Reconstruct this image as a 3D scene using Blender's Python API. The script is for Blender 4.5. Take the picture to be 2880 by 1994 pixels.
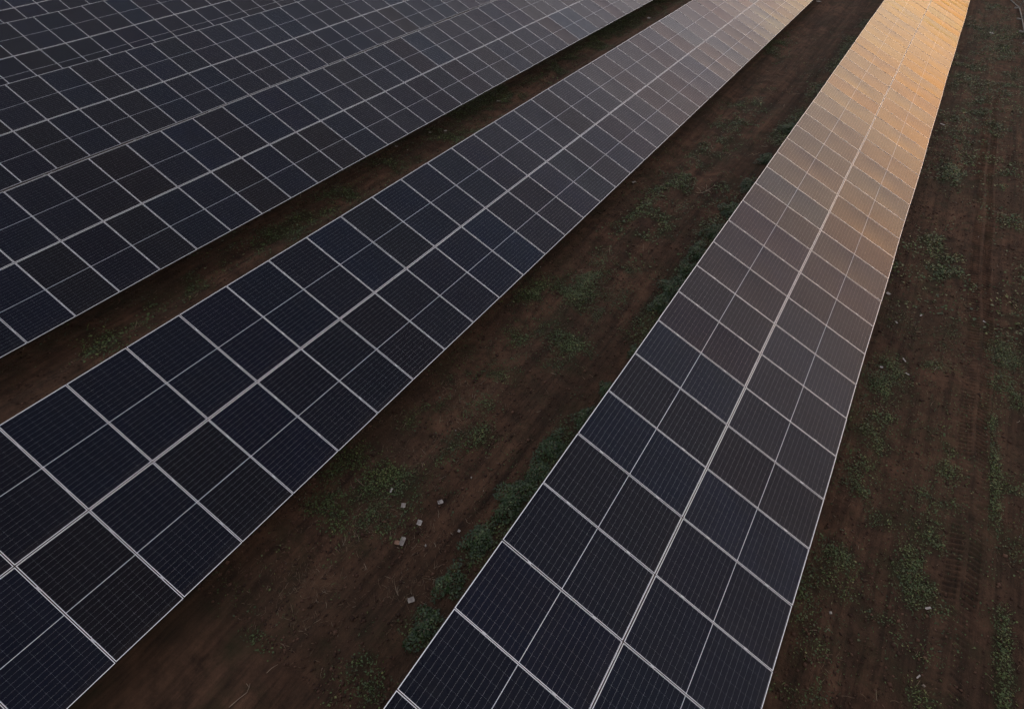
import bpy, math, random
import numpy as np
from mathutils import Matrix, Vector

for o in list(bpy.data.objects): bpy.data.objects.remove(o)
scene = bpy.context.scene
col = scene.collection
R = math.radians
random.seed(7)
rng = np.random.default_rng(11)

# ------------------------------------------------------------------ camera
CAM_Z = 10.15
YAW, PITCH = -0.5750, 0.7760
FOC = 1287.156 / 2305.0                    # focal length over picture width
cy, sy, cp, sp = math.cos(YAW), math.sin(YAW), math.cos(PITCH), math.sin(PITCH)
FWD = Vector((sy * cp, cy * cp, -sp)); RIGHT = Vector((cy, -sy, 0)); UP = RIGHT.cross(FWD)
cam_data = bpy.data.cameras.new('camera')
cam_data.sensor_width = 36; cam_data.lens = 36 * FOC; cam_data.clip_end = 6000
cam = bpy.data.objects.new('camera', cam_data); col.objects.link(cam)
m = Matrix((RIGHT, UP, -FWD)).transposed().to_4x4(); m.translation = (0, 0, CAM_Z)
cam.matrix_world = m
scene.camera = cam

# ------------------------------------------------------------------ sky, sun, exposure
SUN_AZ, SUN_EL = 21.0, -0.8                 # degrees, azimuth from +Y towards +X
SKY_STRENGTH = 0.15
EXPOSURE = 4.95
world = bpy.data.worlds.new('World'); scene.world = world; world.use_nodes = True
wn = world.node_tree.nodes; wn.clear()
sky = wn.new('ShaderNodeTexSky'); sky.sky_type = 'NISHITA'; sky.sun_disc = False
sky.sun_elevation = R(SUN_EL); sky.sun_rotation = R(SUN_AZ)
sky.air_density = 1.0; sky.dust_density = 10.0; sky.ozone_density = 0.48
bg = wn.new('ShaderNodeBackground'); bg.inputs[1].default_value = SKY_STRENGTH
wo = wn.new('ShaderNodeOutputWorld')
tintn = wn.new('ShaderNodeMix'); tintn.data_type = 'RGBA'; tintn.blend_type = 'MULTIPLY'; tintn.inputs[0].default_value = 1
tintn.inputs[7].default_value = (1.06, .92, 1.01, 1)       # rosy dusk haze, the same over the whole sky
world.node_tree.links.new(sky.outputs[0], tintn.inputs[6]); world.node_tree.links.new(tintn.outputs[2], bg.inputs[0]); world.node_tree.links.new(bg.outputs[0], wo.inputs[0])
sd = bpy.data.lights.new('sun', 'SUN'); sd.energy = 0.0036; sd.angle = R(34); sd.color = (1, .78, .06)
sun = bpy.data.objects.new('sun', sd); col.objects.link(sun)
a, e = R(SUN_AZ - 7), R(SUN_EL + 6)
sun.rotation_euler = (-Vector((math.sin(a) * math.cos(e), math.cos(a) * math.cos(e), math.sin(e)))).to_track_quat('-Z', 'Y').to_euler()
sun.location = (10, 60, 30)
scene.view_settings.view_transform = 'Standard'; scene.view_settings.look = 'None'
scene.view_settings.gamma = 1; scene.view_settings.use_curve_mapping = False
scene.view_settings.exposure = EXPOSURE
scene.render.engine = 'CYCLES'

# ------------------------------------------------------------------ helpers
def tag(o, label=None, cat=None, group=None, kind=None):
    if label: o['label'] = label
    if cat: o['category'] = cat
    if group: o['group'] = group
    if kind: o['kind'] = kind
    return o

def link(name, data, parent=None, loc=(0, 0, 0), rot=(0, 0, 0)):
    o = bpy.data.objects.new(name, data); col.objects.link(o)
    o.location = loc; o.rotation_euler = rot
    if parent: o.parent = parent
    return o

class MB:
    """collects simple shapes into one mesh"""
    def __init__(s): s.v = []; s.f = []
    def box(s, x0, x1, y0, y1, z0, z1):
        b = len(s.v)
        s.v += [(x, y, z) for z in (z0, z1) for (x, y) in ((x0, y0), (x1, y0), (x1, y1), (x0, y1))]
        s.f += [(b, b+3, b+2, b+1), (b+4, b+5, b+6, b+7), (b, b+1, b+5, b+4), (b+1, b+2, b+6, b+5), (b+2, b+3, b+7, b+6), (b+3, b, b+4, b+7)]
        return s
    def tube(s, pts, radii, n=6):
        pts = [Vector(p) for p in pts]; base = len(s.v)
        for i, p in enumerate(pts):
            d = (pts[min(i+1, len(pts)-1)] - pts[max(i-1, 0)]).normalized()
            a_ = d.orthogonal().normalized(); b_ = d.cross(a_)
            r = radii[i] if isinstance(radii, (list, tuple)) else radii
            for k in range(n):
                t = 2 * math.pi * k / n
                s.v.append(tuple(p + a_ * (r * math.cos(t)) + b_ * (r * math.sin(t))))
        for i in range(len(pts) - 1):
            for k in range(n):
                k2 = (k + 1) % n
                s.f.append((base+i*n+k, base+i*n+k2, base+(i+1)*n+k2, base+(i+1)*n+k))
        s.f.append(tuple(base + k for k in reversed(range(n)))); s.f.append(tuple(base + (len(pts)-1)*n + k for k in range(n)))
        return s
    def mesh(s, name, mat, smooth=False):
        me = bpy.data.meshes.new(name); me.from_pydata(s.v, [], s.f)
        me.materials.append(mat)
        if smooth: me.shade_smooth()
        me.update(); return me

def np_mesh(name, verts, quads, mat, attr=None, smooth=False):
    """verts (N,3), quads (M,4) numpy -> mesh; attr: per-vertex float stored as 'tone'"""
    me = bpy.data.meshes.new(name)
    me.vertices.add(len(verts)); me.vertices.foreach_set('co', verts.astype(np.float32).ravel())
    nq, k = quads.shape
    me.loops.add(nq * k); me.loops.foreach_set('vertex_index', quads.astype(np.int32).ravel())
    me.polygons.add(nq); me.polygons.foreach_set('loop_start', np.arange(0, nq * k, k, dtype=np.int32))
    me.polygons.foreach_set('loop_total', np.full(nq, k, dtype=np.int32))
    me.materials.append(mat)
    if attr is not None:
        at = me.attributes.new('tone', 'FLOAT', 'POINT'); at.data.foreach_set('value', attr.astype(np.float32))
    me.update(calc_edges=True); me.validate()
    if smooth: me.shade_smooth()
    return me

# pixel of the photograph (2880 x 1994) -> point on the ground
def at(px, py, z=0.0):
    x = (px / 2880 - 0.5) / FOC; y = (0.5 * 1994 - py) / 2880 / FOC
    d = FWD + RIGHT * x + UP * y
    t = (z - CAM_Z) / d.z
    return Vector((d.x * t, d.y * t, z))

# ------------------------------------------------------------------ materials
def new_mat(name):
    mt = bpy.data.materials.new(name); mt.use_nodes = True
    nt = mt.node_tree; b = nt.nodes['Principled BSDF']
    return mt, nt, b
def N(nt, t, **kw):
    n = nt.nodes.new(t)
    for k, v in kw.items(): setattr(n, k, v)
    return n
def ramp(nt, fac, stops):
    r = N(nt, 'ShaderNodeValToRGB'); el = r.color_ramp.elements
    el[0].position, el[0].color = stops[0][0], (*stops[0][1], 1)
    el[1].position, el[1].color = stops[-1][0], (*stops[-1][1], 1)
    for p, c in stops[1:-1]:
        x = el.new(p); x.color = (*c, 1)
    nt.links.new(fac, r.inputs[0]); return r.outputs[0]
def noise(nt, vec, scale, detail=4, rough=.55, dist=0.0):
    n = N(nt, 'ShaderNodeTexNoise'); n.inputs['Scale'].default_value = scale; n.inputs['Detail'].default_value = detail
    n.inputs['Roughness'].default_value = rough; n.inputs['Distortion'].default_value = dist
    if vec is not None: nt.links.new(vec, n.inputs['Vector'])
    return n.outputs[0]
def mapping(nt, vec, sc):
    mp = N(nt, 'ShaderNodeMapping'); mp.inputs['Scale'].default_value = sc; nt.links.new(vec, mp.inputs[0]); return mp.outputs[0]
def mixc(nt, fac, a_, b_, mode='MIX'):
    mx = N(nt, 'ShaderNodeMix', data_type='RGBA', blend_type=mode)
    if isinstance(fac, float): mx.inputs[0].default_value = fac
    else: nt.links.new(fac, mx.inputs[0])
    for i, s in ((6, a_), (7, b_)):
        if isinstance(s, tuple): mx.inputs[i].default_value = (*s, 1)
        else: nt.links.new(s, mx.inputs[i])
    return mx.outputs[2]
def mrange(nt, v, a0, a1, b0=0., b1=1.):
    n = N(nt, 'ShaderNodeMapRange'); nt.links.new(v, n.inputs[0])
    for i, x in enumerate((a0, a1, b0, b1)): n.inputs[i+1].default_value = x
    return n.outputs[0]
def math_n(nt, op, a_, b_):
    n = N(nt, 'ShaderNodeMath', operation=op)
    for i, s in enumerate((a_, b_)):
        if isinstance(s, (int, float)): n.inputs[i].default_value = s
        else: nt.links.new(s, n.inputs[i])
    return n.outputs[0]

# anodised aluminium
M_ALU, nt, b = new_mat('anodised_aluminium')
g = N(nt, 'ShaderNodeNewGeometry')
nv = noise(nt, g.outputs['Position'], 3.0, 3)
nt.links.new(ramp(nt, nv, [(.3, (.90, .895, .89)), (.7, (.96, .955, .95))]), b.inputs['Base Color'])
b.inputs['Metallic'].default_value = .3; b.inputs['Roughness'].default_value = .3
M_CLAMP, nt, b = new_mat('clamp_aluminium')
b.inputs['Base Color'].default_value = (.55, .55, .55, 1); b.inputs['Metallic'].default_value = .4; b.inputs['Roughness'].default_value = .45
# frame sides: same aluminium, colour darkened to paint shade into the panel gaps
M_SIDE, nt, b = new_mat('frame_side_painted_shade')
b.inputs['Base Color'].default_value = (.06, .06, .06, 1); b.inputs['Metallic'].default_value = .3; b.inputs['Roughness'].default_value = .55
# galvanised steel
M_STEEL, nt, b = new_mat('galvanised_steel')
g = N(nt, 'ShaderNodeNewGeometry')
nv = noise(nt, g.outputs['Position'], 9.0, 5)
nt.links.new(ramp(nt, nv, [(.3, (.25, .26, .27)), (.7, (.45, .46, .47))]), b.inputs['Base Color'])
b.inputs['Metallic'].default_value = .6; b.inputs['Roughness'].default_value = .5
M_FENCE, nt, b = new_mat('dull_fence_steel')
g = N(nt, 'ShaderNodeNewGeometry')
nv = noise(nt, g.outputs['Position'], 5.0, 5)
nt.links.new(ramp(nt, nv, [(.3, (.07, .075, .07)), (.7, (.13, .135, .13))]), b.inputs['Base Color'])
b.inputs['Metallic'].default_value = .3; b.inputs['Roughness'].default_value = .6
# white backsheet
M_BACK, nt, b = new_mat('white_backsheet')
b.inputs['Base Color'].default_value = (.90, .90, .90, 1); b.inputs['Roughness'].default_value = .6
M_RIBBON, nt, b = new_mat('tinned_ribbon')
b.inputs['Base Color'].default_value = (.40, .40, .40, 1); b.inputs['Metallic'].default_value = 1.0; b.inputs['Roughness'].default_value = .42
# silicon cells: each panel its own shade of blue black or brown black
M_CELL, nt, b = new_mat('silicon_cell')
oi = N(nt, 'ShaderNodeObjectInfo')
c = ramp(nt, oi.outputs['Random'], [(0, (0.00390, 0.00234, 0.00406)), (.12, (0.00265, 0.00234, 0.00624)), (.5, (0.00125, 0.00257, 0.01053)), (.8, (0.00094, 0.00296, 0.01365)), (.95, (0.00078, 0.00390, 0.01716)), (1, (0.00078, 0.00624, 0.02340))])
g = N(nt, 'ShaderNodeNewGeometry')
nv = noise(nt, g.outputs['Position'], 1.3, 2)
c = mixc(nt, mrange(nt, nv, .35, .7, 0., .5), c, (0.00187, 0.00226, 0.00702))
nt.links.new(c, b.inputs['Base Color'])
b.inputs['Roughness'].default_value = .6; b.inputs['Specular IOR Level'].default_value = .0
# solar glass: thin pane, faint texture, lets the cells show
GLASS_IOR, GLASS_ROUGH = 1.265, .17
M_GLASS = bpy.data.materials.new('solar_glass'); M_GLASS.use_nodes = True; nt = M_GLASS.node_tree; nt.nodes.clear()
out = N(nt, 'ShaderNodeOutputMaterial'); mx = N(nt, 'ShaderNodeMixShader'); fr = N(nt, 'ShaderNodeFresnel'); fr.inputs[0].default_value = GLASS_IOR
tr = N(nt, 'ShaderNodeBsdfTransparent'); tr.inputs[0].default_value = (.94, .95, .95, 1)
gl = N(nt, 'ShaderNodeBsdfGlossy'); gl.inputs['Roughness'].default_value = GLASS_ROUGH
g = N(nt, 'ShaderNodeNewGeometry')
oi = N(nt, 'ShaderNodeObjectInfo')
rr = noise(nt, g.outputs['Position'], .9, 3)
nt.links.new(mrange(nt, rr, .3, .7, GLASS_ROUGH * .7, GLASS_ROUGH * 1.4), gl.inputs['Roughness'])
tint = ramp(nt, oi.outputs['Random'], [(0, (1, .91, .89)), (.3, (1, .95, .93)), (.7, (.98, .97, .99)), (1, (.90, .95, 1))])
nt.links.new(tint, gl.inputs[0])
nt.links.new(fr.outputs[0], mx.inputs[0]); nt.links.new(tr.outputs[0], mx.inputs[1]); nt.links.new(gl.outputs[0], mx.inputs[2])
tc = N(nt, 'ShaderNodeTexCoord'); sx = N(nt, 'ShaderNodeSeparateXYZ'); nt.links.new(tc.outputs['Object'], sx.inputs[0])
edge_d = mrange(nt, sx.outputs[0], .93, 1.08, 0., .05)
blot = math_n(nt, 'MULTIPLY', mrange(nt, noise(nt, g.outputs['Position'], 2.2, 6, .7), .5, .8), .014)
dust = N(nt, 'ShaderNodeBsdfDiffuse'); dust.inputs[0].default_value = (.30, .24, .19, 1)
mx2 = N(nt, 'ShaderNodeMixShader'); nt.links.new(math_n(nt, 'ADD', math_n(nt, 'MULTIPLY', edge_d, noise(nt, g.outputs['Position'], 6, 4)), blot), mx2.inputs[0])
nt.links.new(mx.outputs[0], mx2.inputs[1]); nt.links.new(dust.outputs[0], mx2.inputs[2]); nt.links.new(mx2.outputs[0], out.inputs[0])

# ground
M_SOIL, nt, b = new_mat('red_brown_soil')
g = N(nt, 'ShaderNodeNewGeometry'); P = g.outputs['Position']
big = noise(nt, P, .35, 5, .6)
streak = noise(nt, mapping(nt, P, (2.6, .13, 1)), 1.0, 6, .66, .4)
mid = noise(nt, P, 2.3, 8, .72)
fine = noise(nt, P, 24.0, 6, .75)
soil = ramp(nt, math_n(nt, 'ADD', math_n(nt, 'MULTIPLY', streak, .5), math_n(nt, 'MULTIPLY', mid, .5)),
            [(.38, (0.0141, 0.0086, 0.0061)), (.46, (0.0355, 0.0194, 0.0121)), (.53, (0.0650, 0.0344, 0.0208)), (.61, (0.1109, 0.0599, 0.0350))])
br_ = N(nt, 'ShaderNodeAttribute', attribute_name='bare')
soil = mixc(nt, math_n(nt, 'MULTIPLY', math_n(nt, 'MULTIPLY', br_.outputs['Fac'], mrange(nt, mid, .32, .62)), .75), soil, (0.1737, 0.0912, 0.0538))
soil = mixc(nt, math_n(nt, 'MULTIPLY', mrange(nt, big, .42, .68), .75), soil, (0.0311, 0.0232, 0.0148))
st2 = noise(nt, mapping(nt, P, (7.0, .35, 1)), 1.0, 5, .7, .5)
soil = mixc(nt, mrange(nt, st2, .42, .68, 0., .55), soil, mixc(nt, .5, soil, (0.1404, 0.0748, 0.0443)))
soil = mixc(nt, mrange(nt, st2, .5, .3, 0., .5), soil, (0.0178, 0.0105, 0.0067))
# thin moss and seedlings
moss = noise(nt, P, .8, 6, .7)
at_ = N(nt, 'ShaderNodeAttribute', attribute_name='tone')
soil = mixc(nt, math_n(nt, 'MULTIPLY', mrange(nt, math_n(nt, 'ADD', moss, math_n(nt, 'MULTIPLY', at_.outputs['Fac'], .35)), .52, .74), .78), soil, (0.0229, 0.0255, 0.0107))
soil = mixc(nt, mrange(nt, fine, .25, .75, 0., .55), soil, mixc(nt, .5, soil, (0.0222, 0.0135, 0.0087)))
crumbs = N(nt, 'ShaderNodeTexVoronoi'); crumbs.inputs['Scale'].default_value = 34; nt.links.new(P, crumbs.inputs['Vector'])
soil = mixc(nt, math_n(nt, 'MULTIPLY', mrange(nt, crumbs.outputs['Distance'], .0, .22, 1., 0.), .25), soil, (0.1404, 0.0935, 0.0571))
nt.links.new(soil, b.inputs['Base Color']); b.inputs['Roughness'].default_value = .95; b.inputs['Specular IOR Level'].default_value = .15
bp = N(nt, 'ShaderNodeBump'); bp.inputs['Strength'].default_value = 1.0; bp.inputs['Distance'].default_value = .12
hh = math_n(nt, 'ADD', math_n(nt, 'MULTIPLY', mid, .6), math_n(nt, 'MULTIPLY', fine, .4))
nt.links.new(hh, bp.inputs['Height']); nt.links.new(bp.outputs[0], b.inputs['Normal'])

def leaf_mat(name, stops, rough=.55, spec=.4):
    mt, nt, b = new_mat(name)
    a_ = N(nt, 'ShaderNodeAttribute', attribute_name='tone')
    nt.links.new(ramp(nt, a_.outputs['Fac'], stops), b.inputs['Base Color'])
    b.inputs['Roughness'].default_value = rough; b.inputs['Specular IOR Level'].default_value = spec
    return mt
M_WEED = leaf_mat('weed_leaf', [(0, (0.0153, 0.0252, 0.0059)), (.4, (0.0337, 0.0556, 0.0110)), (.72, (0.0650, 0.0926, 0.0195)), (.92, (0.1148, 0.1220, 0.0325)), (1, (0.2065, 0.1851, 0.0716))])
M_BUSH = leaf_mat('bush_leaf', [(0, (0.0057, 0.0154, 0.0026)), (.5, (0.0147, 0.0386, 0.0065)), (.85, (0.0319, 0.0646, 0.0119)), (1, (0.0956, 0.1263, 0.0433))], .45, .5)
M_STRAW = leaf_mat('dry_straw', [(0, (0.0701, 0.0446, 0.0287)), (.5, (0.1594, 0.1084, 0.0701)), (.85, (0.2677, 0.2040, 0.1403)), (1, (0.3825, 0.3187, 0.2422))], .8, .2)
M_STONE = leaf_mat('pale_pebble', [(0, (0.0255, 0.0134, 0.0089)), (.5, (0.0542, 0.0281, 0.0185)), (.8, (0.1020, 0.0574, 0.0382)), (.9, (0.1530, 0.1148, 0.0892)), (1, (0.2869, 0.2677, 0.2359))], .8, .2)
def paper_mat(name, c0, c1):
    mt, nt, b = new_mat(name)
    tc = N(nt, 'ShaderNodeTexCoord')
    n1 = noise(nt, tc.outputs['Object'], 14, 5, .6)
    nt.links.new(ramp(nt, n1, [(.3, c0), (.7, c1)]), b.inputs['Base Color']); b.inputs['Roughness'].default_value = .85
    return mt
M_CARD = paper_mat('grey_card', (.16, .14, .12), (.27, .24, .21))
M_BROWN = paper_mat('brown_card', (.16, .085, .055), (.24, .14, .09))
M_WHITE = paper_mat('pale_scrap', (.20, .18, .16), (.36, .33, .30))
M_PRINT = paper_mat('faded_print', (.13, .11, .10), (.21, .18, .16))
M_WOOD = paper_mat('dry_twig', (.14, .095, .065), (.26, .19, .13))
M_CONC = paper_mat('concrete', (.12, .115, .105), (.18, .175, .16))

# ------------------------------------------------------------------ ground
def vnoise(x, y, seed, f):
    """smooth value noise"""
    x = x * f + seed * 17.3; y = y * f + seed * 9.1
    xi = np.floor(x).astype(np.int64); yi = np.floor(y).astype(np.int64); fx = x - xi; fy = y - yi
    fx = fx * fx * (3 - 2 * fx); fy = fy * fy * (3 - 2 * fy)
    def h(i, j):
        n = (i * 374761393 + j * 668265263 + seed * 1274126177) & 0x7fffffff
        n = ((n ^ (n >> 13)) * 1274126177) & 0x7fffffff
        return ((n ^ (n >> 16)) & 0xffff) / 65535.0
    return (h(xi, yi) * (1-fx) + h(xi+1, yi) * fx) * (1-fy) + (h(xi, yi+1) * (1-fx) + h(xi+1, yi+1) * fx) * fy
def fbm(x, y, seed, f, n=4):
    s = 0; a_ = .5
    for i in range(n): s = s + a_ * vnoise(x, y, seed + i, f * 2**i); a_ *= .5
    return s / (1 - .5**n)

TRACK = np.array([(4.31, 3.0), (4.31, 5.79), (4.29, 6.87), (4.36, 8.27), (4.42, 10.52), (4.36, 13.34), (4.25, 17.0), (4.12, 20.6), (4.0, 26), (3.9, 34)])
def track_x(y): return np.interp(y, TRACK[:, 1], TRACK[:, 0])

RUTS = [(-6.0, .10), (-4.55, .08), (-14.7, .08), (-13.2, .06), (3.1, .09), (5.6, .06)]
def height(x, y):
    z = (fbm(x, y, 3, .16, 3) - .5) * .16 + (fbm(x, y, 9, 1.1, 4) - .5) * .075
    z = z + (vnoise(x, y, 21, 4.5) - .5) * .022
    for rx, d in RUTS:
        w = x - rx - .25 * np.sin(y * .17 + rx)
        z = z - d * np.exp(-(w / .26)**2) + d * .5 * np.exp(-((np.abs(w) - .5) / .16)**2)
    w = x - track_x(y)
    z = z - .03 * np.exp(-(w / .34)**4)
    far = np.clip((np.hypot(x + 15, y - 25) - 60) / 40, 0, 1)
    return z * (1 - far)

# where weeds grow: patches read off the photograph (pixel, radius along x, radius along y in metres, strength)
PATCH_PX = [
 ((1650, 800), .5, 2.2, .8), ((1450, 950), .4, 1.6, .6), ((1900, 520), .6, 3.0, .7), ((1780, 600), .4, 2.4, .6), ((1330, 1240), .35, 1.0, .6), ((950, 1400), .4, .9, .6),
 ((1493, 830), .42, .8, 1.0), ((1568, 818), .40, .7, .9), ((1680, 855), .55, .9, .7), ((1750, 745), .5, 1.0, .6), ((1590, 950), .30, .8, .9), ((1600, 985), .25, .5, 1.),
 ((1380, 1062), .32, .4, .8), ((1265, 1130), .35, .5, .9), ((1360, 1112), .45, .5, .7), ((1190, 1150), .4, .5, .5), ((1100, 1325), .45, .6, .8), ((1460, 1245), .35, .5, .8),
 ((1630, 1010), .2, .4, .6), ((1740, 740), .35, .5, .7), ((1140, 1440), .35, .5, .9), ((1050, 1440), .3, .4, .8), ((1120, 1490), .35, .4, .6), ((1000, 1290), .35, .5, .6),
 ((850, 1580), .25, .4, .5), ((700, 1820), .3, .3, .5), ((680, 1950), .35, .3, .5), ((870, 1720), .25, .3, .4), ((1040, 1930), .4, .4, .6), ((1300, 1640), .3, .4, .4),
 ((2060, 335), .7, 1.3, 1.), ((1990, 430), .5, 1.6, .7), ((2110, 300), .5, 1.2, .6), ((1880, 620), .5, 1.2, .6), ((1800, 690), .35, .8, .6), ((2180, 130), .8, 2.5, .6), ((2020, 560), .5, 1.2, .6),
 ((760, 665), .8, 1.0, .9), ((700, 700), .6, .8, .6), ((930, 560), .7, 1., .8), ((860, 600), .5, .8, .6), ((1270, 375), .8, 1.0, .9), ((1120, 450), .6, 1., .7), ((1420, 285), .6, 1.4, .9), ((420, 860), .5, .7, .5), ((310, 960), .6, .7, .5), ((560, 790), .5, .7, .5),
 ((1560, 190), .8, 2.5, .9), ((1700, 110), .9, 3., .9), ((1800, 45), 1., 4., .8),
 ((2490, 1075), .33, .8, 1.1), ((2480, 1150), .35, .7, 1.), ((2440, 1240), .28, .7, 1.), ((2440, 1370), .33, .5, 1.1), ((2400, 1400), .3, .5, .9), ((2460, 1440), .25, .4, .9), ((2350, 1620), .4, .5, .8), ((2270, 1700), .4, .6, .7), ((2240, 1940), .35, .4, .7), ((2330, 1850), .3, .4, .5),
 ((2650, 1060), .3, .5, .8), ((2660, 1290), .35, .6, 1.), ((2640, 1380), .4, .6, 1.), ((2600, 1510), .35, .5, 1.), ((2640, 1540), .3, .35, .9), ((2560, 1640), .3, .6, .9), ((2600, 1690), .25, .4, .8), ((2530, 1790), .35, .4, .8), ((2600, 1830), .3, .3, .7), ((2580, 1950), .3, .3, .5),
 ((2650, 780), .6, .9, 1.), ((2700, 900), .35, .6, .7), ((2550, 760), .5, .9, .8), ((2640, 700), .5, 1., .8), ((2620, 820), .3, .5, .8), ((2780, 960), .35, .6, .8), ((2830, 1020), .5, .7, 1.), ((2850, 900), .3, .8, .7), ((2860, 1420), .3, .6, .9), ((2870, 1550), .3, .6, .8), ((2830, 1100), .3, .5, .8),
 ((2680, 480), .6, 1.3, .9), ((2740, 600), .5, 1.2, .8), ((2800, 480), .7, 1.6, .8), ((2760, 330), .9, 3., .9), ((2830, 250), 1., 3., .8), ((2700, 380), .6, 2., .7), ((2850, 640), .5, 1.3, .7), ((2720, 200), 1., 4., .6), ((2820, 130), 1., 5., .6),
]
PATCH = [(at(p[0], p[1]).x, at(p[0], p[1]).y, rx, ry, s) for (p, rx, ry, s) in PATCH_PX]
def weed_density(x, y):
    d = np.zeros_like(x); x_, y_ = x, y
    x = x_ + .9 * (fbm(x_, y_, 55, 1.3, 3) - .5); y = y_ + 1.5 * (fbm(x_, y_, 56, .9, 3) - .5)
    for (px, py, rx, ry, s) in PATCH:
        d = np.maximum(d, s * np.exp(-(((x - px) / rx)**2 + ((y - py) / ry)**2)))
    x, y = x_, y_
    n = fbm(x, y, 31, 1.6, 4)
    d = d * np.clip((n - .36) * 4.2, 0, 1.3)
    # verge under the raised edge of the outermost array
    v = np.exp(-((x + 3.1 + .15 * np.sin(y * .8)) / .5)**4) * np.clip((fbm(x, y, 5, .55, 3) - .36) * 6, 0, 1) * (y > 2.0)
    d = np.maximum(d, .5 * v)
    # strip below the third array
    v = np.exp(-((x + 15.9) / .75)**4) * np.clip((fbm(x, y, 6, .35, 3) - .42) * 5, 0, 1) * np.clip((y - 12) / 10, 0.12, 1)
    d = np.maximum(d, .8 * v)
    # single line of seedlings beside the tyre track
    v = np.exp(-((x - np.interp(y, [5, 6.3, 8, 10.2, 14, 20.6, 36], [5.1, 5.06, 4.98, 4.82, 4.6, 4.45, 3.0])) / .11)**2) * (y < 13) * np.clip((fbm(x, y, 7, 1.0, 3) - .3) * 4, 0, 1)
    d = np.maximum(d, 1.1 * v)
    # thin scatter everywhere, more on the far ground
    sc = np.clip((fbm(x, y, 41, .5, 4) - .50) * 3.0, 0, 1) * np.where(x > 1.5, .35, .16) * np.clip(.5 + (y - 6) / 26, .4, 1.5)
    return np.maximum(d, sc)

def axis(parts):
    o = [np.arange(a_, b_, s) for a_, b_, s in parts]; return np.unique(np.concatenate(o).round(4))
gx = axis([(-3000, -200, 400), (-200, -60, 14), (-60, -18, .6), (-18, 7.5, .1), (7.5, 40, 1.5), (40, 200, 16), (200, 3001, 400)])
gy = axis([(-3000, -200, 400), (-200, -8, 12), (-8, -1, .5), (-1, 34, .1), (34, 62, .35), (62, 120, 3), (120, 300, 15), (300, 3001, 450)])
GX, GY = np.meshgrid(gx, gy)
GZ = height(GX, GY)
def gz(x, y):
    """height of the ground sheet itself, between its vertices"""
    x = np.asarray(x, float); y = np.asarray(y, float)
    i = np.clip(np.searchsorted(gx, x) - 1, 0, len(gx) - 2); j = np.clip(np.searchsorted(gy, y) - 1, 0, len(gy) - 2)
    fx = (x - gx[i]) / (gx[i+1] - gx[i]); fy = (y - gy[j]) / (gy[j+1] - gy[j])
    return (GZ[j, i] * (1-fx) + GZ[j, i+1] * fx) * (1-fy) + (GZ[j+1, i] * (1-fx) + GZ[j+1, i+1] * fx) * fy
nx, ny = len(gx), len(gy)
idx = np.arange(nx * ny).reshape(ny, nx)
quads = np.stack([idx[:-1, :-1], idx[:-1, 1:], idx[1:, 1:], idx[1:, :-1]], -1).reshape(-1, 4)
wd = np.clip(weed_density(GX, GY), 0, 1)
ground = link('ground', np_mesh('ground', np.stack([GX, GY, GZ], -1).reshape(-1, 3), quads, M_SOIL, wd.ravel(), smooth=True))
bare = .55 * np.exp(-((GX + 5.4) / 1.5)**4) + .4 * np.exp(-((GX + 14.8) / .8)**4)
for bx_, w_, s_ in ((-6.0, .55, 1.), (-4.7, .35, .55), (-14.7, .5, .9), (-13.2, .4, .6), (3.15, .28, .8), (3.95, .35, .7), (2.0, .25, .4), (4.6, .2, .5)):
    bare = np.maximum(bare, s_ * np.exp(-((GX - bx_ - .22 * np.sin(GY * .23 + bx_) - .5 * (fbm(GX, GY, 71, .5, 3) - .5)) / w_)**2))
bare = bare * np.clip((fbm(GX, GY, 83, .45, 4) - .22) * 3.2, 0, 1) * np.clip(1 - wd, 0, 1)
at_b = ground.data.attributes.new('bare', 'FLOAT', 'POINT'); at_b.data.foreach_set('value', bare.astype(np.float32).ravel())
tag(ground, 'bare red brown soil between the solar arrays', 'ground', kind='structure')

# tyre track with lug prints
ty = np.arange(4.2, 40, .02); ts = np.arange(-.36, .361, .03)
TY, TS = np.meshgrid(ty, ts, indexing='ij')
TX = track_x(TY) + TS + .03 * np.sin(TY * .9)
ph = (TY + np.abs(TS) * .35) / .125
side = (np.abs(TS) > .035) & (np.abs(TS) < .27)
lug = np.clip(np.sin(2 * np.pi * (ph + np.where(TS > 0, .5, 0))) * 1.6, -1, 1) * side
lug = lug + .9 * (np.abs(TS) <= .035) + .7 * ((np.abs(TS) >= .27) & (np.abs(TS) < .31))
keep = np.clip((fbm(TX, TY, 13, .55, 3) - .28) * 4, 0.4, 1) * np.clip((40 - TY) / 12, 0, 1)
TZ = gz(TX, TY) +   .010 + .020 * lug * keep + (vnoise(TX, TY, 8, 14) - .5) * .012
edge = np.clip((np.abs(TS) - .29) / .07, 0, 1); TZ = TZ - .035 * edge
n0, n1 = TX.shape; idx = np.arange(n0 * n1).reshape(n0, n1)
quads = np.stack([idx[:-1, :-1], idx[:-1, 1:], idx[1:, 1:], idx[1:, :-1]], -1).reshape(-1, 4)
o = link('tyre_track', np_mesh('tyre_track', np.stack([TX, TY, TZ], -1).reshape(-1, 3), quads, M_SOIL, np.clip(weed_density(TX, TY), 0, 1).ravel() * .5, smooth=True))
at_b = o.data.attributes.new('bare', 'FLOAT', 'POINT'); at_b.data.foreach_set('value', np.full(TX.size, .42, np.float32))
tag(o, 'tyre track of chevron lug prints pressed into the soil', 'track', kind='structure')

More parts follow.
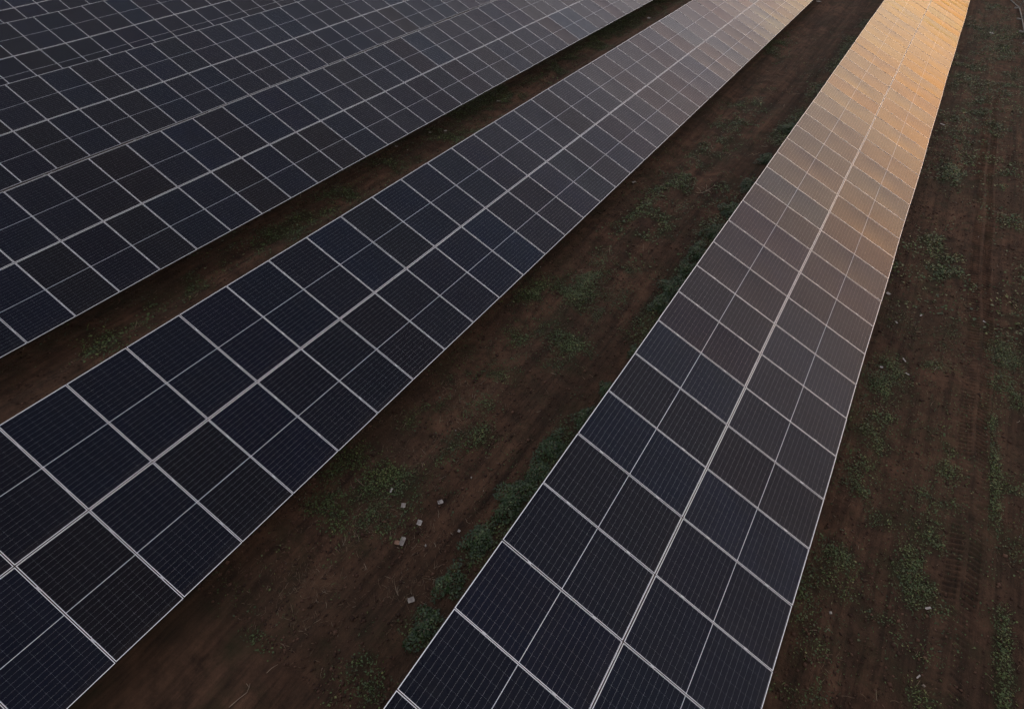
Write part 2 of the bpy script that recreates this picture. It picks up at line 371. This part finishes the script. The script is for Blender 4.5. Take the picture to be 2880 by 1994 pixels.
# ------------------------------------------------------------------ solar arrays
TILT = R(22.083); PITCH_Y = 1.154; HALF = 2.198
PL, PW, FH, LIP, LIPX = 2.186, 1.1375, .035, .0072, .009           # panel length (down the slope), width, frame height, frame lip
hx, hy = PL / 2, PW / 2; PC = HALF - PL / 2
fb = MB()
fb.box(-hx, hx, -hy, -hy + LIP, -FH, 0); fb.box(-hx, hx, hy - LIP, hy, -FH, 0)
fb.box(-hx, -hx + LIPX, -hy + LIP, hy - LIP, -FH, 0); fb.box(hx - LIPX, hx, -hy + LIP, hy - LIP, -FH, 0)
ME_FRAME = fb.mesh('panel_frame', M_ALU)
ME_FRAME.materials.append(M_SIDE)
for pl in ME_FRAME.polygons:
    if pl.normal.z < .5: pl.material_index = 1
ix, iy = hx - LIPX, hy - LIP
ME_BACK = MB().box(-ix, ix, -iy, iy, -.018, -.014).mesh('backsheet', M_BACK)
cb = MB(); MARG, MARGX, MIDGAP, GC, GR = .0022, .004, .010, .0005, .0015
xs0 = -ix + MARGX; halfl = (ix - MARGX) - MIDGAP / 2; cw = halfl / 12; ch = 2 * (iy - MARG) / 6
for h in range(2):
    st = xs0 if h == 0 else MIDGAP / 2
    for i in range(12):
        for j in range(6):
            x0 = st + i * cw + (GR / 2 if i else 0); x1 = st + (i+1) * cw - (GR / 2 if i < 11 else 0)
            y0 = -iy + MARG + j * ch + GC / 2; y1 = -iy + MARG + (j+1) * ch - GC / 2
            bs = len(cb.v); k_ = .0025                                   # pseudo square corners
            cb.v += [(x0+k_, y0, -.0125), (x1-k_, y0, -.0125), (x1, y0+k_, -.0125), (x1, y1-k_, -.0125), (x1-k_, y1, -.0125), (x0+k_, y1, -.0125), (x0, y1-k_, -.0125), (x0, y0+k_, -.0125)]
            cb.f.append(tuple(range(bs, bs + 8)))
ME_CELL = cb.mesh('cells', M_CELL)
fb2 = MB()                                                  # far panels: gaps too fine to tell apart
for h in range(2):
    st = xs0 if h == 0 else MIDGAP / 2
    fb2.box(st, st + halfl, -iy + MARG, iy - MARG, -.0135, -.0125)
ME_CELL_FAR = fb2.mesh('cells_far', M_CELL)
rb = MB()                                                   # tinned ribbons that glint in the gaps between cells
for h in range(2):
    st = xs0 if h == 0 else MIDGAP / 2
    rb.box(st + .002, st + halfl - .002, -iy + MARG + .002, iy - MARG - .002, -.0137, -.0130)
ME_RIB = rb.mesh('ribbons', M_RIBBON)
# glass panes with a slight sag, in several strengths
ME_GLASS = []
for sag in (.003, .005, .007, .009):
    g_ = MB(); nu, nv_ = 8, 6
    for i in range(nu + 1):
        for j in range(nv_ + 1):
            u, v = -1 + 2 * i / nu, -1 + 2 * j / nv_
            g_.v.append((u * ix, v * iy, -.0015 - sag * (1 - u * u)**.7 * (1 - v * v)))
    for i in range(nu):
        for j in range(nv_):
            q = i * (nv_ + 1) + j; g_.f.append((q, q + nv_ + 1, q + nv_ + 2, q + 1))
    ME_GLASS.append(g_.mesh('glass', M_GLASS, smooth=True))
cl = MB().box(-.030, .030, -.017, .017, .0006, .005)
cl.tube([(0, 0, .005), (0, 0, .012)], .008, 6)
cl.box(-.012, .012, -.006, .006, -.06, .0006)
ME_CLAMP = cl.mesh('clamp', M_CLAMP)

ROWS = [ # x, y of one panel boundary, height of the middle line, nearest y wanted, label
 (-0.2777, 1.0024, 1.5994, -2.2, 'outermost solar array beside the tyre-tracked strip, mirroring golden sky at its far end'),
 (-8.6195, .3471, 1.6417, -3.4, 'solar array between the littered soil strip and the narrow green strip'),
 (-17.043, 5.4925, 1.687, -1.6, 'solar array with its low edge over the narrow green strip, third from tyre track'),
 (-25.30, 9.355, 1.725, 1.9, 'dark blue solar array just behind the third array, fourth from the tyre track'),
 (-33.85, 12.22, 1.715, 4.6, 'dark solar array behind the fourth array, fifth from the tyre track'),
 (-42.10, 15.02, 1.80, 7.4, 'farthest dark solar array, sixth from the tyre track, only its upper panels in sight'),
]
Y_END = 66.0
def bar_mesh(name, x0, x1, y0, y1, z0, z1): return MB().box(x0, x1, y0, y1, z0, z1).mesh(name, M_STEEL)
ME_RAFTER = MB().box(-2.05, 2.05, -.03, .03, -.250, -.154).mesh('rafter', M_STEEL)
for r_i, (X, Yp, Z, ymin, label) in enumerate(ROWS):
    n0 = math.ceil((ymin - Yp) / PITCH_Y); n1 = int((Y_END - Yp) / PITCH_Y)
    yb = Yp + n0 * PITCH_Y
    root = link('solar_array', None, loc=(X, yb, 0)); root.empty_display_size = .5
    tag(root, label, 'solar array', 'solar arrays standing in parallel rows')
    T = Matrix.Translation((0, 0, Z)) @ Matrix.Rotation(TILT, 4, 'Y')
    drift = 0.0
    for k in range(n0, n1):
        yc = (k - n0 + .5) * PITCH_Y
        near = (yb + yc) < 26 and r_i < 4
        for s in (-1, 1):
            drift = .012 * math.sin(yc * .31 + r_i * 2) + .010 * math.sin(yc * .83 + r_i); slope = .00372 * math.cos(yc * .31 + r_i * 2) + .0083 * math.cos(yc * .83 + r_i)
            pm = T @ Matrix.Translation((s * PC + drift * .3, yc + random.gauss(0, .0018), drift + random.gauss(0, .0007)))
            pm = pm @ Matrix.Rotation(slope + R(random.gauss(0, .13)), 4, 'X') @ Matrix.Rotation(R(random.gauss(0, .10)), 4, 'Y') @ Matrix.Rotation(R(random.gauss(0, .03)), 4, 'Z')
            p = link('solar_panel', ME_FRAME, root); p.matrix_local = pm
            link('backsheet', ME_BACK, p)
            fine_ = math.hypot(X, yb + yc) < 33
            c = link('cell_grid', ME_CELL if fine_ else ME_CELL_FAR, p); c['kind'] = 'stuff'
            if fine_: link('ribbons', ME_RIB, p)
            link('glass_pane', random.choice(ME_GLASS), p)
            if near:
                for u in (-.27, .27): link('clamp', ME_CLAMP, p, loc=(u * PL, PITCH_Y / 2 - .001, 0))
    # rack: purlins along the row, rafters across, posts into the ground
    length = (n1 - n0) * PITCH_Y
    mp_ = bar_mesh('purlin', -.022, .022, .05, length - .05, -.150, -.084)
    for u in (-PC - .27 * PL, -PC + .27 * PL, PC - .27 * PL, PC + .27 * PL):
        p = link('purlin', mp_, root); p.matrix_local = T @ Matrix.Translation((u, 0, 0))
    ct, st_ = math.cos(TILT), math.sin(TILT)
    for yy in np.arange(1.0, length, PITCH_Y * 3):
        p = link('rafter', ME_RAFTER, root); p.matrix_local = T @ Matrix.Translation((0, yy, 0))
        for u in (-1.35, .75):
            top = Z - u * st_ - .24
            zb = float(gz(X + u * ct, yb + yy)) - .25
            pb = MB(); w_, d_ = .05, .035
            pb.box(-w_, w_, -d_, -d_ + .008, zb, top); pb.box(-w_, -w_ + .008, -d_ + .008, d_, zb, top); pb.box(w_ - .008, w_, -d_ + .008, d_, zb, top)
            link('post', pb.mesh('post', M_STEEL), root, loc=(u * ct, yy + .075, 0))

# ------------------------------------------------------------------ wire fence at the far corner
FP = [(5.62, 39.8), (5.45, 42.7), (5.26, 45.5), (5.08, 48.3), (4.91, 51.14), (4.72, 53.97), (4.05, 56.7), (3.2, 59.4), (2.3, 62.0)]
fz = [float(gz(x, y)) for x, y in FP]
fence = link('wire_fence', None, loc=(FP[0][0], FP[0][1], fz[0]))
tag(fence, 'grey wire mesh fence with slim posts bending round the end of the outermost array', 'fence')
o0 = Vector((FP[0][0], FP[0][1], fz[0]))
pts = [Vector((x, y, z)) - o0 for (x, y), z in zip(FP, fz)]
for i, p in enumerate(pts):
    link('post', MB().tube([p + Vector((0, 0, -.3)), p + Vector((0, 0, 1.9))], .03, 8).mesh('fence_post', M_FENCE), fence)
    link('footing', MB().box(p.x - .26, p.x + .06, p.y - .07, p.y + .07, p.z - .1, p.z + .07).mesh('footing', M_CONC), fence)
for hgt, rad, nm in ((.06, .035, 'bottom_rail'), (.5, .02, 'middle_rail'), (1.85, .025, 'top_rail')):
    link(nm, MB().tube([p + Vector((0, 0, hgt)) for p in pts], rad, 6).mesh(nm, M_FENCE), fence)
mb = MB()
for p, q in zip(pts[:-1], pts[1:]):
    for k in range(1, 14):
        t = p.lerp(q, k / 14); mb.tube([t + Vector((0, 0, .06)), t + Vector((0, 0, 1.85))], .004, 3)
    for k in range(1, 9):
        mb.tube([p + Vector((0, 0, .06 + k * .2)), q + Vector((0, 0, .06 + k * .2))], .004, 3)
o = link('wire_mesh', mb.mesh('wire_mesh', M_FENCE), fence); o['kind'] = 'stuff'

# ------------------------------------------------------------------ weeds, straw, stones
def leaves(cx, cy, cz, size, tone, up=.55, jitter=None):
    """one folded diamond leaf per entry -> verts, quads, tones"""
    n = len(cx)
    az = rng.uniform(0, 2*np.pi, n); el = rng.uniform(-.15, up, n)
    d = np.stack([np.cos(az)*np.cos(el), np.sin(az)*np.cos(el), np.sin(el)], -1)
    s_ = np.stack([-np.sin(az), np.cos(az), np.zeros(n)], -1)
    upv = np.cross(d, s_); roll = rng.normal(0, .45, n)[:, None]
    s_ = s_ * np.cos(roll) + upv * np.sin(roll)
    c0 = np.stack([cx, cy, cz], -1); L = size[:, None]
    blade = (rng.uniform(0, 1, n) < .45)[:, None]
    L = np.where(blade, L * 1.7, L); w = L * np.where(blade, rng.uniform(.035, .075, n)[:, None], rng.uniform(.24, .46, n)[:, None])
    droop = np.array([0, 0, 1.])[None] * L * rng.uniform(.05, .3, n)[:, None]
    v = np.stack([c0, c0 + d*L*.5 + s_*w, c0 + d*L - droop, c0 + d*L*.5 - s_*w], 1).reshape(-1, 3)
    q = np.arange(4*n).reshape(n, 4)
    return v, q, np.repeat(tone, 4)

def sample(n, box, dens):
    x = rng.uniform(box[0], box[1], n); y = rng.uniform(box[2], box[3], n)
    k = rng.uniform(0, 1, n) < dens(x, y); return x[k], y[k]

VS, QS, TS_ = [], [], []; off = 0
for (bx, ntry, lo, hi) in (((-7.6, -1.6, .5, 14), 330000, .018, .050), ((1.4, 6.6, 4, 16), 300000, .016, .045), ((-7.8, -1.6, 14, 46), 230000, .04, .09), ((1.2, 6.6, 16, 58), 230000, .04, .09), ((-17.6, -13, 1, 48), 260000, .03, .085)):
    x, y = sample(ntry, bx, lambda a_, b_: weed_density(a_, b_) * .52)
    # gather the leaves into tufts
    x = x + rng.normal(0, .02, len(x)); y = y + rng.normal(0, .02, len(y))
    dn = weed_density(x, y)
    hgt = rng.uniform(0, 1, len(x))**1.6 * (.03 + .11 * np.clip(dn, 0, 1) * fbm(x, y, 77, 2.5, 2) * 1.6)
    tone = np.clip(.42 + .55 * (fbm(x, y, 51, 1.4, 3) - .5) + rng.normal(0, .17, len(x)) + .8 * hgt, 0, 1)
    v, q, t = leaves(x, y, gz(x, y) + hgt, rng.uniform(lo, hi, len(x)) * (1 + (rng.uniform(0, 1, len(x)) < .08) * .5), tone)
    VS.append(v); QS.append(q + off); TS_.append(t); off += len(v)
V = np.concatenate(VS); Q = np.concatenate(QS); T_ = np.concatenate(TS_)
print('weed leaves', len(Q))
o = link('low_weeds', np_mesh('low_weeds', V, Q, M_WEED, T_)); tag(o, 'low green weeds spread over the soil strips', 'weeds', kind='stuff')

# bushy clumps against the raised edge of the outermost array
CLUMPS = [(-3.28, 2.3, .26, .13), (-3.38, 3.15, .24, .12), (-3.42, 4.15, .28, .13), (-3.36, 5.2, .34, .16), (-3.26, 6.0, .24, .12), (-3.34, 6.7, .28, .14), (-3.12, 7.8, .24, .11), (-3.1, 8.9, .17, .09),
          (-3.05, 10.4, .16, .09), (-3.22, 12.6, .30, .17), (-3.25, 13.5, .36, .19), (-3.18, 14.5, .30, .17), (-3.22, 15.5, .36, .20), (-3.18, 16.9, .34, .19), (-3.2, 18.5, .36, .19), (-3.15, 20.6, .34, .17), (-3.2, 23.0, .36, .17), (-3.15, 26.4, .4, .2)]
def clump(cx, cy, rad, hgt, seed, dens):
    n = int(dens * rad * rad)
    th = rng.uniform(0, 2*np.pi, n); rr_ = rad * rng.uniform(0, 1, n)**.55
    lob = 1 + .28*np.sin(3*th + seed) + .17*np.sin(5*th + 2.1*seed)
    x = rr_*np.cos(th)*lob*.9; y = rr_*np.sin(th)*lob*1.5
    top = hgt * np.clip(1 - (rr_/rad)**2, 0, 1)**.5 * (.25 + 1.5*fbm(x + cx, y + cy, 61, 7., 3)**1.3)
    z = top * rng.uniform(.15, 1, n)**.5
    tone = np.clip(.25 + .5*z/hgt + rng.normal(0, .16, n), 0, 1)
    return x, y, z, tone
for i, (cx_, cy_, rad, hgt) in enumerate(CLUMPS):
    c = Vector((cx_, cy_, 0)); zc = float(gz(c.x, c.y))
    root = link('leafy_weed', None, loc=(c.x, c.y, zc))
    lab = ('low leafy weed under the raised edge of the outermost array, level with the scattered cards' if cy_ < 9.5 else
           'small lone leafy weed between the two runs of bushy weeds' if cy_ < 11 else
           'bushy dark green weed in the long thick run under the outermost array' if cy_ < 19.5 else
           'leafy weed growing past the thick run, where the outermost array turns golden')
    tag(root, lab, 'plant', 'leafy weeds along the outermost array')
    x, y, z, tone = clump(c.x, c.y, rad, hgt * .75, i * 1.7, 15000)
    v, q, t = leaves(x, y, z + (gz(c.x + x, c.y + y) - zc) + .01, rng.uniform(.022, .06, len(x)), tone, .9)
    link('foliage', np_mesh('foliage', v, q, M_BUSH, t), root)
    sb = MB()
    for k in range(7):
        an = k * .9 + i; e_ = Vector((math.cos(an) * rad * .5, math.sin(an) * rad * .5, hgt * .7))
        sb.tube([(0, 0, -.03), e_ * .5 + Vector((0, 0, .02)), e_], [.006, .005, .003], 4)
    link('stem', sb.mesh('stem', M_WOOD), root)

# dry straw
def straw(n, box, dens, l0, l1, wid):
    x, y = sample(n, box, dens); n = len(x)
    az = rng.uniform(0, np.pi, n); L = rng.uniform(l0, l1, n) * rng.uniform(.4, 1, n); el = np.abs(rng.normal(0, .22, n))
    d = np.stack([np.cos(az)*np.cos(el), np.sin(az)*np.cos(el), np.sin(el)], -1); s_ = np.stack([-np.sin(az), np.cos(az), np.zeros(n)], -1)
    c0 = np.stack([x, y, gz(x, y) + .006], -1); w = (wid * rng.uniform(.6, 1.3, n))[:, None] / 2
    bend = s_ * (L * rng.normal(0, .08, n))[:, None]; upz = np.array([0, 0, 1.])[None] * w
    pts_ = [c0, c0 + d*(L*.5)[:, None] + bend, c0 + d*L[:, None]]
    v = np.stack([pts_[0]-s_*w, pts_[0]+s_*w, pts_[0]+upz*1.6, pts_[1]-s_*w, pts_[1]+s_*w, pts_[1]+upz*1.6, pts_[2]-s_*w*.6, pts_[2]+s_*w*.6, pts_[2]+upz], 1).reshape(-1, 3)
    b_ = (np.arange(n) * 9)[:, None, None]
    q = np.array([[0, 3, 5, 2], [2, 5, 4, 1], [3, 6, 8, 5], [5, 8, 7, 4], [1, 4, 3, 0], [4, 7, 6, 3]])[None] + b_
    return v, q.reshape(-1, 4), np.repeat(np.clip(rng.normal(.5, .24, n), 0, 1), 9)
STRAW_PX = [((1320, 1150), .7, .8, 1.), ((1290, 1180), .6, .6, 1.), ((1170, 1230), .8, .7, .8), ((1370, 1190), .6, .6, .7), ((1640, 790), .8, 1.2, .8), ((1720, 740), .6, .9, .6), ((1000, 1450), .9, .8, .5), ((860, 1640), 1., .8, .6), ((1250, 1500), .8, .8, .5), ((1150, 1650), .8, .8, .5), ((900, 1480), .6, .6, .6)]
SP = [(at(*p).x, at(*p).y, a_, b_, s) for p, a_, b_, s in STRAW_PX]
def straw_d(x, y):
    d = np.full_like(x, .05)
    for (px, py, rx, ry, s) in SP: d = np.maximum(d, s * np.exp(-(((x-px)/rx)**2 + ((y-py)/ry)**2)))
    return d * np.clip((fbm(x, y, 91, 1.7, 3) - .3) * 3, .1, 1)
SV, SQ, ST = [], [], []; off = 0
for args in ((42000, (-8, -2.2, .6, 14), straw_d,   .05, .20, .0045), (12000, (-8, -2.2, 14, 34), straw_d, .10, .40, .010), (16000, (1.5, 6.4, 4.5, 22), straw_d, .06, .22, .006), (5200, (-17.5, -13, 1, 30), straw_d, .08, .3, .009)):
    v, q, t = straw(*args); SV.append(v); SQ.append(q + off); ST.append(t); off += len(v)
o = link('dry_straw', np_mesh('dry_straw', np.concatenate(SV), np.concatenate(SQ), M_STRAW, np.concatenate(ST)))
tag(o, 'scattered dry straw and thin dead stalks on the soil', 'straw', kind='stuff')

# pebbles and clods
PV = np.array([(1, 0, 0), (0, 1, 0), (-1, 0, 0), (0, -1, 0), (.1, .1, .8), (0, 0, -.6)]); PF = np.array([(0, 1, 4), (1, 2, 4), (2, 3, 4), (3, 0, 4), (1, 0, 5), (2, 1, 5), (3, 2, 5), (0, 3, 5)])
n = 42000
bxs = [(-8, -2.2, .6, 20), (1.5, 6.4, 4.5, 30), (-17.5, -13, 1, 30)]
x = np.concatenate([rng.uniform(b_[0], b_[1], n // 3) for b_ in bxs]); y = np.concatenate([b_[2] + (b_[3]-b_[2]) * rng.uniform(0, 1, n // 3)**1.3 for b_ in bxs])
sz = .006 + .018 * rng.uniform(0, 1, n)**3 + .016 * (rng.uniform(0, 1, n) < .10)
rot_ = rng.uniform(0, 2*np.pi, n)
pv = PV[None] * sz[:, None, None] * 1.15 * rng.uniform(.6, 1.4, (n, 1, 3)) * (1 + rng.normal(0, .12, (n, 6, 3)))
cr, sr = np.cos(rot_)[:, None], np.sin(rot_)[:, None]
pv = np.stack([pv[..., 0]*cr - pv[..., 1]*sr, pv[..., 0]*sr + pv[..., 1]*cr, pv[..., 2]], -1) + np.stack([x, y, gz(x, y) + sz * .3], -1)[:, None]
o = link('pebbles', np_mesh('pebbles', pv.reshape(-1, 3), (PF[None] + (np.arange(n) * 6)[:, None, None]).reshape(-1, 3), M_STONE, np.repeat(np.clip(rng.uniform(0, 1, n)**1.3 * .8 + .25 * (rng.uniform(0, 1, n) < .012), 0, 1), 6)))
tag(o, 'small pebbles and soil crumbs on the ground', 'pebbles', kind='stuff')

# ------------------------------------------------------------------ litter and twigs
def sheet(name, px, w, h, rz, mat, label, cat, group=None, print_=False, thick=.003, curl=.007):
    c = at(*px); zc = float(gz(c.x, c.y))
    nx_, ny_ = 6, 6; b_ = MB()
    for lay in (1, 0):
        for i in range(nx_ + 1):
            for j in range(ny_ + 1):
                u, v = i / nx_ - .5, j / ny_ - .5
                X_, Y_ = u * w * (1 + .04 * math.sin(9 * v)), v * h * (1 + .05 * math.sin(7 * u + 1))
                ca, sa = math.cos(rz), math.sin(rz)
                gl_ = float(gz(c.x + X_*ca - Y_*sa, c.y + X_*sa + Y_*ca)) - zc
                b_.v.append((X_, Y_, gl_ * .6 + .016 + curl * (abs(u * 2)**3 + abs(v * 2)**3 * .5) + lay * thick))
    S = (nx_ + 1) * (ny_ + 1)
    for i in range(nx_):
        for j in range(ny_):
            q = i * (ny_ + 1) + j
            b_.f.append((q, q + ny_ + 1, q + ny_ + 2, q + 1)); b_.f.append((S + q, S + q + 1, S + q + ny_ + 2, S + q + ny_ + 1))
    ring = [i * (ny_+1) for i in range(nx_+1)] + [nx_*(ny_+1) + j for j in range(1, ny_+1)] + [i*(ny_+1) + ny_ for i in range(nx_-1, -1, -1)] + [j for j in range(ny_-1, 0, -1)]
    for a1, a2 in zip(ring, ring[1:] + ring[:1]): b_.f.append((a1, S + a1, S + a2, a2)) if False else b_.f.append((a2, S + a2, S + a1, a1))
    o = link(name, b_.mesh(name, mat), loc=(c.x, c.y, zc), rot=(0, 0, rz)); tag(o, label, cat, group)
    if print_:
        pm_ = MB()
        for (x0, x1, y0, y1) in print_:
            pm_.v += [(x0*w, y0*h, 0), (x1*w, y0*h, 0), (x1*w, y1*h, 0), (x0*w, y1*h, 0)]
            k = len(pm_.v) - 4; pm_.f.append((k, k+1, k+2, k+3))
        def lift(x_, y_):
            u, v = x_ / w, y_ / h; ca, sa = math.cos(rz), math.sin(rz)
            return (float(gz(c.x + x_*ca - y_*sa, c.y + x_*sa + y_*ca)) - zc) * .6 + .016 + curl * (abs(u*2)**3 + abs(v*2)**3*.5) + thick + .003
        pm_.v = [(x_, y_, lift(x_, y_)) for x_, y_, _ in pm_.v]
        link('faded_print', pm_.mesh('faded_print', M_PRINT), o)
    return o
sheet('card_sheet', (1131, 1519), .09, .17, .30, M_CARD, 'tall pale card with a faded panel, overlapping a small brown scrap', 'card', print_=[(-.3, .3, -.38, .12)])
sheet('brown_scrap', (1116, 1524), .09, .08, .5, M_BROWN, 'small brown cardboard scrap tucked against the tall pale card', 'cardboard', curl=.004)
sheet('card_sheet', (1179, 1466), .09, .105, .32, M_WHITE, 'clean squarish pale card between the tall card and the two-tone card', 'card', print_=[(-.25, .25, -.2, -.1)])
sheet('card_sheet', (1238, 1407), .08, .105, -.55, M_WHITE, 'pale card with a dark stripe across its lower third, on open soil', 'card', print_=[(-.42, .42, -.36, -.14)])
sheet('card_sheet', (1156, 1686), .09, .115, -.65, M_CARD, 'grey card with a dark blotch, beside the bushy weeds', 'card', print_=[(-.18, .2, -.12, .14)])
sheet('card_sheet', (1135, 1422), .09, .10, .5, M_CARD, 'dull card half hidden in a low weed patch', 'card')
SCR = [((2766, 907), .07, .12), ((2545, 1010), .05, .16), ((2555, 1047), .05, .12), ((2476, 1037), .09, .08), ((2517, 912), .05, .13), ((2498, 827), .14, .13), ((2594, 882), .05, .12), ((2649, 353), .12, .28), ((2788, 96), .3, .3), ((2611, 1709), .05, .14), ((2586, 1900), .03, .12)]
for p, w, h in SCR:
    w, h = w * .75, h * .75
    lab = {(2788, 96): 'pale rounded lump on dark grass near the wire fence', (2649, 353): 'pale flat strip close to the golden half of the outermost array',
           (2498, 827): 'grey scrap hugging the shadow under the low edge of the outermost array', (2766, 907): 'pale triangular scrap lying beside the tyre track'}.get(p)
    if p[1] > 1500: lab = 'dry pale sliver on soil between the tyre lugs and the outermost array'
    sheet('paper_scrap', p, w, h, random.uniform(0, 3), M_WHITE, lab or 'thin pale scrap on soil between weed patches and the outermost array', 'scrap', 'pale scraps on the tyre-tracked strip', curl=.006)
SCR2 = [((1783, 517), .12, .12), ((1291, 1494), .05, .05), ((1100, 1375), .04, .1), ((2302, 8), .3, .3)]
for p, w, h in SCR2:
    sheet('paper_scrap', p, w, h, random.uniform(0, 3), M_WHITE, 'tiny pale scrap on the brown soil strip with the cards', 'scrap', 'pale scraps on the littered strip', curl=.01)
SCR3 = [((1253, 369), .12, .12), ((1402, 287), .14, .16), ((1210, 376), .12, .1), ((1115, 416), .1, .12), ((1826, 48), .2, .22)]
for p, w, h in SCR3:
    sheet('paper_scrap', p, w, h, random.uniform(0, 3), M_WHITE, 'tiny pale scrap on the narrow green strip below the third array', 'scrap', 'pale scraps on the green strip', curl=.01)

def twig(name, path, rad, label, branches=()):
    P0 = at(*path[0]); z0 = float(gz(P0.x, P0.y)); mb_ = MB()
    w_ = [at(*p) for p in path]; pts_ = [Vector((p.x - P0.x, p.y - P0.y, float(gz(p.x, p.y)) - z0 + rad * 1.2)) for p in w_]
    mb_.tube(pts_, [rad * (1 - .6 * i / (len(pts_) - 1)) for i in range(len(pts_))], 5)
    o = link(name, mb_.mesh(name, M_WOOD, True), loc=(P0.x, P0.y, z0)); tag(o, label, 'twig')
    for (i, px) in branches:
        q = at(*px); e_ = Vector((q.x - P0.x, q.y - P0.y, float(gz(q.x, q.y)) - z0 + .05)); s = pts_[i]
        link('branch', MB().tube([s, s.lerp(e_, .5) + Vector((.02, .01, .03)), e_], [rad * .6, rad * .5, rad * .3], 4).mesh('branch', M_WOOD, True), o)
twig('bent_twig', [(640, 1985), (668, 1962), (692, 1944), (697, 1928), (690, 1918)], .009, 'long bent twig on soil below the low edge of the second array', [(2, (703, 1920))])
twig('straight_twig', [(748, 1890), (763, 1876), (781, 1866)], .008, 'short straight twig a step from the long bent twig')
twig('dry_branch', [(1958, 540), (1972, 546), (1985, 540), (2004, 530)], .016, 'dead branching weed stalk lying on soil beside the bushy weeds', [(1, (1960, 527)), (1, (1975, 552)), (2, (2000, 546)), (2, (1985, 523)), (3, (2009, 524)), (2, (1972, 527))])
twig('curved_stalk', [(1000, 1345), (1020, 1362), (1032, 1362), (1040, 1352)], .007, 'curled dry stalk near the weedy patch with the tall card')
print('objects', len(bpy.data.objects))
